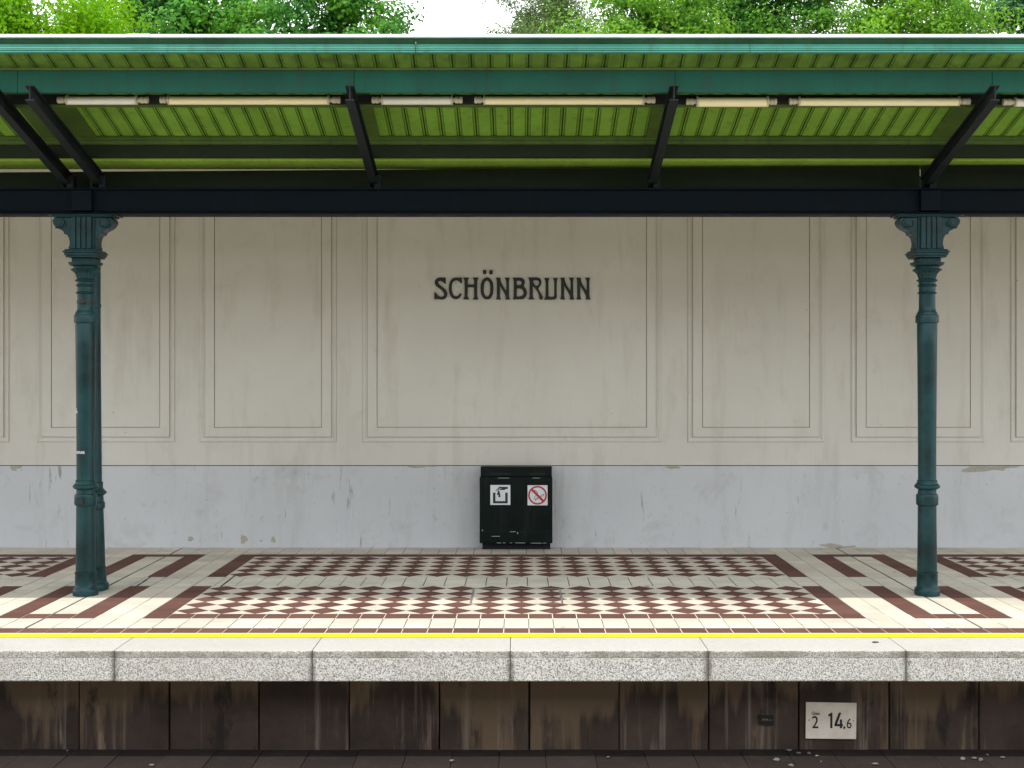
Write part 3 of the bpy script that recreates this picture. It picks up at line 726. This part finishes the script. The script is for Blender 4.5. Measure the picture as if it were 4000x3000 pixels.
# rear slim support behind the left column
XR_, YR_ = -3.188, 9.352
rear = empty('rear_column', (XR_, YR_, 0), 'slimmer dark teal column half hidden behind the left stickered column', 'column')
rq = lambda prof: MB().lathe(prof, XR_, YR_)
obj('base', rq([(.112,0),(.116,.012),(.116,.035),(.110,.052),(.100,.06),(.094,.155),(.096,.160),(.096,.168),(.09,.173)]), M['column'], rear, smooth=True)
obj('lower_shaft', rq([(.0895,.174),(.082,.45),(.076,.60)]), M['column'], rear, smooth=True)
obj('ring_moulding', rq([(.076,.60),(.086,.605),(.088,.64),(.084,.655),(.078,.66),(.076,.70),(.098,.718),(.099,.73),(.082,.745),(.072,.76),(.074,.80),(.066,.805)]), M['column'], rear, smooth=True)
obj('shaft', rq([(.0655,.805),(.0585,1.6),(.056,2.10),(.060,2.102),(.060,2.13),(.056,2.132),(.056,2.7585)]), M['column'], rear, smooth=True)

# ------------------------------------------------------------------ canopy
canopy = empty('platform_canopy', (0, 9.1, 2.76), 'green sloping platform canopy with boarded soffit, dark beams and mint front edge', 'canopy')
SL, SR = 0.28, 0.26
def plane(y): return 3.414 - SL*(y - 8.4)
def rtop(y): return 3.4115 - SR*(y - 7.834)
# main beam: I section
b0, b1, zb0, zb1 = 9.05, 9.21, 2.76, 2.952
mb = MB().prism_x([(b0, zb0), (b1, zb0), (b1, zb0+.016), (9.138, zb0+.020), (9.138, zb1-.020), (b1, zb1-.016), (b1, zb1), (b0, zb1), (b0, zb1-.012), (9.085, zb1-.018), (9.085, zb0+.024), (b0, zb0+.014)], XL, XR)
obj('main_beam', mb, M['beam'], canopy, bevel=.002)
for x in (XC_L, XC_R):
    obj('bearing_block', MB().box(x-.0715, x+.0715, b0-.012, 9.0845, zb0+.026, zb1-.019), M['beam'], canopy, bevel=.003)
# outer purlin
y1 = 7.936
mb = MB(); cuts = [XL, -5.1, -3.183, -1.052, 0.978, 2.985, 5.0, XR]
for a, b in zip(cuts[:-1], cuts[1:]):
    mb.prism_x([(y1, 3.385), (y1+.022, 3.385), (y1+.022, 3.394), (y1+.012, 3.396), (y1+.012, 3.519), (y1+.07, 3.520), (y1+.07, 3.527), (y1, 3.527)], a+.001, b-.001)
obj('outer_purlin', mb, M['purlin'], canopy, bevel=.003)
obj('purlin_batten', MB().prism_x([(y1-.006, 3.5275), (y1+.03, 3.5275), (y1+.03, plane(y1+.03)-.0005), (y1-.006, plane(y1-.006)-.0005)], XL, XR), M['trim'], canopy, bevel=.002)
# inner purlin
y2 = 8.8655
obj('inner_purlin', MB().prism_x([(y2, 3.1433), (y2+.075, 3.1433), (y2+.075, 3.150), (y2+.012, 3.152), (y2+.012, 3.2275), (y2, 3.2275)], XL, XR), M['purlin_dark'], canopy, bevel=.002)
z2 = plane(y2) - .001
obj('inner_moulding', MB().prism_x([(y2-.004, 3.229), (y2+.05, 3.229), (y2+.05, plane(y2+.05)-.001), (y2-.02, plane(y2-.02)-.001), (y2-.02, z2-.012), (y2-.012, z2-.017), (y2-.012, 3.248), (y2-.006, 3.243)], XL, XR), M['trim'], canopy, bevel=.0015)
# soffit boards with beaded joints
mb = MB(); PB = 0.1196
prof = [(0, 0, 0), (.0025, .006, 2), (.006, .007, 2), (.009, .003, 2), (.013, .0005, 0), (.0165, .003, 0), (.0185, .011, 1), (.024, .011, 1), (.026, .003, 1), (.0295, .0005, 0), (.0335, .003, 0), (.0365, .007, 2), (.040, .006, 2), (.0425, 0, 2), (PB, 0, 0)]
ys = [7.765, 7.94, 9.165]
for k in range(-72, 73):
    x0 = k*PB + .03
    dz = random.uniform(-.0008, .0008)
    for (a, ha, _), (b, hb, m) in zip(prof[:-1], prof[1:]):
        for q in (0, 1):
            u, v = ys[q], ys[q+1]
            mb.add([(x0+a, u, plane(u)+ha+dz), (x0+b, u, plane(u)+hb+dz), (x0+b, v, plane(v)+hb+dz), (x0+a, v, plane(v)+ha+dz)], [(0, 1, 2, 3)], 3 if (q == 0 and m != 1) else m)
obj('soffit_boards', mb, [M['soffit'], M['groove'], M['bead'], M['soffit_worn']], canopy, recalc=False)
# lengthwise boards over the beam
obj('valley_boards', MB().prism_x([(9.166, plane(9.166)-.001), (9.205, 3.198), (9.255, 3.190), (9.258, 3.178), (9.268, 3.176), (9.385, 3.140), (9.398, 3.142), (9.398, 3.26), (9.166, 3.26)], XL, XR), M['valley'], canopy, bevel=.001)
# valley gutter with a fall to the left
mb = MB()
ztL, ztR = pz(673, 9.30), pz(645, 9.30)
def zt_at(x): return ztL + (ztR-ztL)*(x - px(0, 9.3))/(px(4000, 9.3)-px(0, 9.3))
for xa, xb in ((XL, -3.19), (-3.18, -1.07), (-1.06, 0.955), (0.965, 2.96), (2.97, XR)):
    za_, zb_ = zt_at(xa), zt_at(xb)
    mb.add([(xa, 9.30, 2.93), (xb, 9.30, 2.93), (xb, 9.30, zb_), (xa, 9.30, za_), (xa, 9.312, 2.93), (xb, 9.312, 2.93), (xb, 9.312, zb_), (xa, 9.312, za_)],
           [(0, 1, 2, 3), (5, 4, 7, 6), (3, 2, 6, 7), (0, 3, 7, 4), (1, 5, 6, 2), (0, 4, 5, 1)])
mb.box(XL, XR, 9.3125, 9.60, 2.93, 2.945); mb.box(XL, XR, 9.588, 9.60, 2.9455, 3.12)
obj('valley_gutter', mb, M['purlin_dark'], canopy)
# rafters
for x in (-5.10, -3.30, -3.066, -1.066, 0.960, 2.966, 4.99):
    w, yA, yB = .0285, 7.834, 9.235
    zb_, zt_ = 3.314, 3.4115
    mb = MB()
    mb.box(x-w, x+w, yA, yB, zb_, zb_+.0085, 0, SR, yA)
    mb.box(x-.004, x+.004, yA, yB, zb_+.0087, zt_-.0087, 0, SR, yA)
    mb.box(x-w, x+w, yA, yB, zt_-.0085, zt_, 0, SR, yA)
    obj('rafter', mb, M['rafter'], canopy, bevel=.0015)
    obj('rafter_cover_board', MB().box(x-.075, x+.075, y1+.075, y2-.022, plane(y1+.075)-.016, plane(y1+.075)-.0012, 0, SL), M['trim'], canopy, bevel=.002)
    obj('rafter_cleat', MB().box(x+.0045, x+.055, 9.10, 9.18, zb1+.001, rtop(9.18)-.012), M['rafter'], canopy, bevel=.003)
# cable tray behind the outer purlin
obj('cable_tray', MB().box(XL, XR, 8.125, 8.185, 3.352, 3.418), M['tray'], canopy, bevel=.002)
obj('tray_lip', MB().box(XL, XR, 8.118, 8.186, 3.3455, 3.3515), M['trim'], canopy)
# front edge: moulded fascia, gutter roll, flashing
Yf = 7.768
fas = [(Yf+.02, 3.591), (Yf-.010, 3.591), (Yf-.016, 3.596), (Yf-.016, 3.602), (Yf-.006, 3.6045), (Yf-.012, 3.610), (Yf-.012, 3.615), (Yf-.004, 3.6185), (Yf-.010, 3.6205), (Yf+.005, 3.6515), (Yf+.02, 3.652)]
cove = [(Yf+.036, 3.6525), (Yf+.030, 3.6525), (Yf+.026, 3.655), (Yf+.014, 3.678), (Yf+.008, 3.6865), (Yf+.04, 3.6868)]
mb = MB(); mc = MB(); seams = [XL, -4.9, -0.65, 1.42, 3.94, XR]
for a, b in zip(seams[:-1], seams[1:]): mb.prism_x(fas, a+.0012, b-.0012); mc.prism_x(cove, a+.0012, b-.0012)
obj('cove', mc, M['fascia_dark'], canopy, bevel=.001)
obj('fascia', mb, M['fascia'], canopy, bevel=.0015)
mb = MB()
for a, b in ((XL, -2.43), (-2.429, -2.29), (-2.289, -0.83), (-.829, 3.15), (3.151, XR)):
    d = .0025 if b-a < .3 else 0
    mb.prism_x([(Yf-.018-d, 3.6872), (Yf-.018-d, 3.684), (Yf-.026-d, 3.6832), (Yf-.028-d, 3.6845), (Yf-.025-d, 3.701+d), (Yf-.018, 3.7065+d), (Yf+.0, 3.708+d), (Yf+.09, 3.700+d), (Yf+.09, 3.6872)], a, b)
obj('edge_flashing', mb, M['flash'], canopy, bevel=.002)
# roof deck and rear half up to the wall
obj('roof_sheet', MB().box(XL, XR, 7.80, 9.40, plane(7.8)+.022, plane(7.8)+.062, 0, SL, 7.80), M['purlin'], canopy)
obj('rear_soffit', MB().box(XL, XR, 9.55, Y_WALL-.002, 3.30, 3.34, 0, -.15, 9.55), M['rear'], canopy)
# small wedges of daylight-coloured packing between beam and rafters are left open

# ------------------------------------------------------------------ tube lamps under the canopy
def lamp(x0s, x1s, c0s, c1s, label, short, clear=False, drop=0, r=.0265):
    Yl = 8.082; zc = pz(393+drop, Yl)
    x0, x1, c0, c1 = (px(v, Yl) for v in (x0s, x1s, c0s, c1s))
    t = empty('tube_lamp', ((x0+x1)/2, Yl, zc), label, 'lamp', 'tube lamps under the canopy')
    obj('diffuser', MB().cyl_x([(x0+.004, r*.7), (x0+.006, r), (x1-.006, r), (x1-.004, r*.7)], Yl, zc, 28), M['lamp_clear'] if clear else M['lamp'], t, smooth=True)
    for a, e in ((x0, c0), (x1, c1)):
        s = 1 if e > a else -1; Lc = abs(e-a)
        pr = [(a-s*.004, r+.0045), (a+s*.006, r+.005), (a+s*.0065, .016), (a+s*Lc*.30, .0155), (a+s*Lc*.32, .0215), (a+s*Lc*.62, .0215), (a+s*Lc*.64, .0185), (a+s*Lc*.70, .0185), (a+s*Lc*.72, .0225), (a+s*Lc*.97, .0215), (a+s*Lc, .014)]
        obj('end_cap', MB().cyl_x(pr, Yl, zc+.004, 20), M['cap'], t, smooth=True)
    mid = [x0+.05, x1-.05]
    for m in mid: obj('clip', MB().box(m-.008, m+.008, Yl-.01, Yl+.045, zc+r+.0005, zc+r+.012), M['tray'], t)
lamp(263, 533, 225, 580, 'short tube lamp nearest the double rafters, left of the first long lamp', True, True)
lamp(660, 1283, 625, 1331, 'long cream tube lamp between the double rafters and the second rafter', False)
lamp(1494, 1765, 1452, 1807, 'short grey tube lamp over the left part of the station name wall', True, True)
lamp(1892, 2513, 1853, 2560, 'long cream tube lamp above the station name, in the middle bay', False)
lamp(2724, 2997, 2679, 3034, 'thicker short cream tube lamp hanging slightly lower than the others', True, False, 6, .031)
lamp(3122, 3744, 3083, 3790, 'long cream tube lamp ending at the rafter above the right column', False, False, 5)
lamp(3966, 4240, 3916, 4280, 'tube lamp cut off by the right edge of the photo', True, True, 8)

# ------------------------------------------------------------------ trackside signs
YSg = 7.588
def gx(x): return px(2900 + x/4.424, YSg)
def gz(y): return pz(2680 + y/4.424, YSg)
ts = empty('track_sign', (gx(1532), YSg, gz(592)), 'pale metal plate lettered Gleis 2 14,6 screwed to the facing under the platform', 'sign')
obj('plate', MB().prism_y([(gx(1097), gz(275)), (gx(1972), gz(288)), (gx(1962), gz(915)), (gx(1090), gz(903))], YSg-.004, YSg), M['sign'], ts, bevel=.001)
ZT = lambda s, x, y, size, sxx, off=.0: text('lettering', s, size, M['stick_black'], ts, gx(x), gz(y), YSg-.0042, .0008, sxx, None, off)
capk = .73                                            # cap height of the built-in font per unit size
def put(s, x, ytop, ybot, w, off=0.0):
    size = (gz(ytop)-gz(ybot))/capk
    o = ZT(s, x, ybot, size, 1.0, off)
    xs = [v.co.x for v in o.data.vertices]; k = (gx(x+w)-gx(x))/(max(xs)-min(xs)); m = min(xs); tgt = gx(x) - ts.location.x
    zs = [v.co.z for v in o.data.vertices]; kz = (gz(ytop)-gz(ybot))/(max(zs)-min(zs)); mz = min(zs); tz = gz(ybot) - ts.location.z
    for v in o.data.vertices: v.co.x = tgt + (v.co.x-m)*k; v.co.z = tz + (v.co.z-mz)*kz
put('Gleis', 1195, 440, 497, 138, .0005); put('2', 1200, 512, 725, 110, .0006); G = lambda pts: [(gx(x), gz(y)) for x, y in pts]
outline('lettering', [G([(1482,487),(1535,455),(1553,455),(1553,725),(1514,725),(1514,508),(1482,528)])], M['stick_black'], ts, YSg-.0042, .0008)
outline('lettering', [G([(1662,455),(1706,455),(1634,652),(1680,652),(1680,573),(1719,573),(1719,652),(1734,652),(1734,690),(1719,690),(1719,725),(1680,725),(1680,690),(1586,690),(1586,655)])], M['stick_black'], ts, YSg-.0042, .0008)
put(',', 1738, 690, 745, 38, .0009); put('6', 1798, 555, 728, 86, .0005)
for x, y in ((1148, 585), (1917, 597)):
    n = 16; X, Z = gx(x), gz(y)
    mb = MB().add([(X+.0048*math.cos(2*PI*i/n), YSg-.0042, Z+.0048*math.sin(2*PI*i/n)) for i in range(n)] + [(X+.003*math.cos(2*PI*i/n), YSg-.007, Z+.003*math.sin(2*PI*i/n)) for i in range(n)],
                  [(i, (i+1) % n, n+(i+1) % n, n+i) for i in range(n)] + [tuple(range(n, 2*n))])
    obj('screw', mb, M['steel'], ts)
tp = empty('label_plate', (gx(410), YSg, gz(582)), 'small sooty dark plate on the facing left of the lettered sign', 'plate')
obj('plate', MB().box(gx(285), gx(535), YSg-.005, YSg, gz(665), gz(500)), M['slot'], tp, bevel=.001)
obj('worn_print', MB().box(gx(335), gx(440), YSg-.0056, YSg-.0051, gz(590), gz(560)).box(gx(455), gx(505), YSg-.0056, YSg-.0051, gz(592), gz(575)), M['slab'], tp)

# ------------------------------------------------------------------ trees behind the station
def make_tree(name, label, cx, cy, cz, rx, ry, rz, kind, nclump, nleaf, rc, leaf, bark='bark', seed=0, zmin=None, shape=0.55, thin=1.0):
    r = np.random.default_rng(seed)
    root = empty(name, (cx, cy, -.95), label, 'tree', 'trees behind the station wall')
    d = r.normal(size=(nclump, 3)); d /= np.linalg.norm(d, axis=1)[:, None]
    rad = 0.35 + 0.65*r.random(nclump)**0.45
    P = d * rad[:, None] * np.array([rx, ry, rz]) * (1 + .16*r.normal(size=(nclump, 1)))
    cr = rc * (0.65 + 0.7*r.random(nclump))
    idx = np.repeat(np.arange(nclump), nleaf); n = len(idx)
    q = r.normal(size=(n, 3)); q /= np.linalg.norm(q, axis=1)[:, None]
    q *= (r.random(n)**0.42)[:, None]
    pos = P[idx] + q * cr[idx][:, None] * np.array([1.15, 1.15, .75]) + np.array([cx, cy, cz])
    out = P[idx]/np.array([rx, ry, rz])*.5 + q*1.25 + np.array([0, -.1, .35])
    nr = out + r.normal(size=(n, 3))*0.55; nr /= np.linalg.norm(nr, axis=1)[:, None]
    ta = np.cross(nr, r.normal(size=(n, 3))); ta /= np.linalg.norm(ta, axis=1)[:, None]
    tb = np.cross(nr, ta)
    ls = leaf * (0.65 + .7*r.random(n))[:, None]
    V = np.empty((n, 4, 3), np.float32)
    V[:, 0] = pos - ta*ls*.5; V[:, 1] = pos + tb*ls*shape*.5 + nr*ls*.06; V[:, 2] = pos + ta*ls*.5 - nr*ls*.10; V[:, 3] = pos - tb*ls*shape*.5 + nr*ls*.06
    V -= np.array(root.location, np.float32)
    me = bpy.data.meshes.new('crown')
    me.vertices.add(n*4); me.vertices.foreach_set('co', V.ravel())
    me.loops.add(n*4); me.loops.foreach_set('vertex_index', np.arange(n*4, dtype=np.int32))
    me.polygons.add(n); me.polygons.foreach_set('loop_start', np.arange(0, n*4, 4, dtype=np.int32)); me.polygons.foreach_set('loop_total', np.full(n, 4, np.int32))
    me.materials.append(LEAF[kind]); me.update(calc_edges=True)
    o = bpy.data.objects.new('crown', me); COL.objects.link(o); o.parent = root
    tb_ = MB(); h = cz - rz*.55 + .95
    p0 = Vector((cx, cy, -.95)); lean = Vector((r.normal()*.15, r.normal()*.1, 0))
    spine = [p0 + Vector((0, 0, h*t)) + lean*t*2 for t in (0, .3, .6, 1)] + [Vector((cx, cy, cz)) + lean, Vector((cx, cy, cz+rz*.7)) + lean]
    R0 = .16*thin*(rx/2)
    tb_.tube(spine, [R0*1.25, R0, R0*.9, R0*.75, R0*.5, R0*.15], 10)
    for k in r.choice(nclump, min(nclump, 26), replace=False):
        e = Vector((cx, cy, cz)) + Vector(P[k]); t = r.random()
        s = spine[3].lerp(spine[4], t) if e.z < cz+rz*.2 else spine[4].lerp(spine[5], t*.8)
        m = s.lerp(e, .5) + Vector((0, 0, -.12*rz*r.random())) + Vector(r.normal(size=3)*.08)
        tb_.tube([s, m, e], [R0*.32, R0*.17, R0*.05], 6)
        for _ in range(3):
            e2 = e + Vector(r.normal(size=3))*rc*.8
            tb_.tube([m.lerp(e, .6), e2], [R0*.09, R0*.03], 4)
    obj('trunk', tb_, M[bark], root, smooth=True, recalc=False)
    return root

def tree_at(name, label, x0, x1, Y, ytop, kind, nclump, nleaf, rc, leaf, seed, **kw):
    cx = px((x0+x1)/2, Y); rx = abs(px(x1, Y)-px(x0, Y))/2
    rz = kw.pop('rz', max(1.6, rx*.9)); zt = pz(ytop, Y)
    make_tree(name, label, cx, Y, zt-rz, rx, max(1.2, rx*.85), rz, kind, nclump, nleaf, rc, leaf, seed=seed, **kw)

tree_at('maple_tree', 'lime green bushy tree at the far left above the canopy edge', -260, 90, 19.5, -150, 'lime', 210, 230, .40, .080, 21, rz=2.0)
tree_at('maple_tree', 'lime green tree between the far left sky gap and the dark oak', 165, 505, 20.5, -40, 'lime', 230, 230, .38, .080, 22, rz=1.9)
tree_at('pine_tree', 'thin dark pine with bare branches against the sky at the left', 60, 330, 30, -330, 'pine', 40, 60, .42, .12, 23, rz=2.6, shape=.25, thin=1.2)
tree_at('oak_tree', 'dark green oak behind the lime tree, over the left canopy bay', 420, 1010, 24, -190, 'oak', 250, 190, .42, .10, 24, rz=2.3)
tree_at('oak_tree', 'dark green oak whose ragged right side meets the open sky', 880, 1620, 23, -120, 'oak', 260, 190, .40, .10, 25, rz=2.4)
tree_at('willow_tree', 'grey green sparse fine leaved tree just right of the sky gap', 1935, 2330, 27, -140, 'olive', 300, 210, .36, .066, 26, rz=2.2, bark='bark_pale', shape=.38)
tree_at('hornbeam_tree', 'fresh green fine leaved tree right of the grey green one', 2190, 2860, 19, -230, 'fresh', 290, 215, .31, .066, 27, rz=2.2, bark='bark_pale')
tree_at('hornbeam_tree', 'deeper green leafy tree in the middle of the right hand trees', 2720, 3340, 20, -260, 'deep', 290, 215, .31, .066, 28, rz=2.3)
tree_at('hornbeam_tree', 'bright yellow green tree above the right column', 3230, 3850, 18.5, -190, 'fresh', 290, 215, .31, .066, 29, rz=2.1, bark='bark_pale')
tree_at('fir_tree', 'dark blue green tree at the far right edge above the canopy', 3830, 4300, 24, -240, 'dusk', 150, 110, .42, .13, 30, rz=2.4)


# ------------------------------------------------------------------ unseen platform and canopy added to block sky light (mirror of the far side)
opp = empty('added_platform', (0, -2, 0), kind='structure')
obj('added_paving', MB().box(XL-4, XR+4, -5.0, 0.75, -.95, -.004), M['tile_white'], opp)
obj('added_canopy_roof', MB().box(XL-4, XR+4, -1.7, -.05, 3.24, 3.30, 0, -SL, -1.7), M['soffit'], opp)
obj('added_canopy_edge', MB().box(XL-4, XR+4, -.055, .0, 3.58, 3.72), M['fascia'], opp)
obj('added_canopy_rear', MB().box(XL-4, XR+4, -4.4, -1.705, 3.72, 3.78, 0, SL*.6, -4.4), M['soffit'], opp)
obj('beam', MB().box(XL-4, XR+4, -1.55, -1.40, 2.76, 2.952), M['beam'], opp)
obj('added_rear_wall', MB().box(XL-4, XR+4, -4.7, -4.4, -.004, 4.2), M['plaster'], opp)

# ------------------------------------------------------------------ light, sky, camera
el, az = math.radians(62), math.radians(49)
to_sun = Vector((-math.sin(az)*math.cos(el), -math.cos(az)*math.cos(el), math.sin(el)))
sun = bpy.data.lights.new('sun', 'SUN'); sun.energy = 2.6; sun.angle = math.radians(0.55); sun.color = (1.0, 0.955, 0.88)
so = bpy.data.objects.new('sun', sun); COL.objects.link(so)
so.rotation_euler = (-to_sun).to_track_quat('-Z', 'Y').to_euler(); so.location = to_sun*40

world = bpy.data.worlds.new('World'); scene.world = world; world.use_nodes = True
nt = world.node_tree; nt.nodes.clear()
out = nt.nodes.new('ShaderNodeOutputWorld'); bg = nt.nodes.new('ShaderNodeBackground')
sky = nt.nodes.new('ShaderNodeTexSky'); sky.sky_type = 'NISHITA'; sky.sun_disc = False
sky.sun_elevation = el; sky.sun_rotation = math.atan2(to_sun.x, to_sun.y)
sky.air_density = 1.0; sky.dust_density = 2.5; sky.ozone_density = 1.0
tc = nt.nodes.new('ShaderNodeTexCoord'); nz = nt.nodes.new('ShaderNodeTexNoise'); nz.inputs['Scale'].default_value = 1.6; nz.inputs['Detail'].default_value = 6
rp = nt.nodes.new('ShaderNodeValToRGB'); rp.color_ramp.elements[0].position = .30; rp.color_ramp.elements[1].position = .52
mx = nt.nodes.new('ShaderNodeMix'); mx.data_type = 'RGBA'; mx.inputs[7].default_value = (13.5, 13.8, 14.2, 1)
nt.links.new(tc.outputs['Generated'], nz.inputs['Vector']); nt.links.new(nz.outputs[0], rp.inputs[0]); nt.links.new(rp.outputs[0], mx.inputs[0])
nt.links.new(sky.outputs[0], mx.inputs[6]); nt.links.new(mx.outputs[2], bg.inputs[0]); bg.inputs[1].default_value = 0.12
nt.links.new(bg.outputs[0], out.inputs[0])

cam = bpy.data.cameras.new('camera'); cam.sensor_width = 36; cam.lens = F/4000*36
cam.shift_x = -(CX-2000)/4000; cam.shift_y = (CY-1500)/4000; cam.clip_end = 2000
co = bpy.data.objects.new('camera', cam); COL.objects.link(co); co.location = (0, 0, HC); co.rotation_euler = (PI/2, 0, 0)
scene.camera = co

scene.view_settings.view_transform = 'Standard'; scene.view_settings.look = 'None'
scene.view_settings.exposure = 0.72; scene.view_settings.gamma = 1.0
scene.cycles.use_denoising = True
scene.cycles.max_bounces = 8; scene.cycles.diffuse_bounces = 5
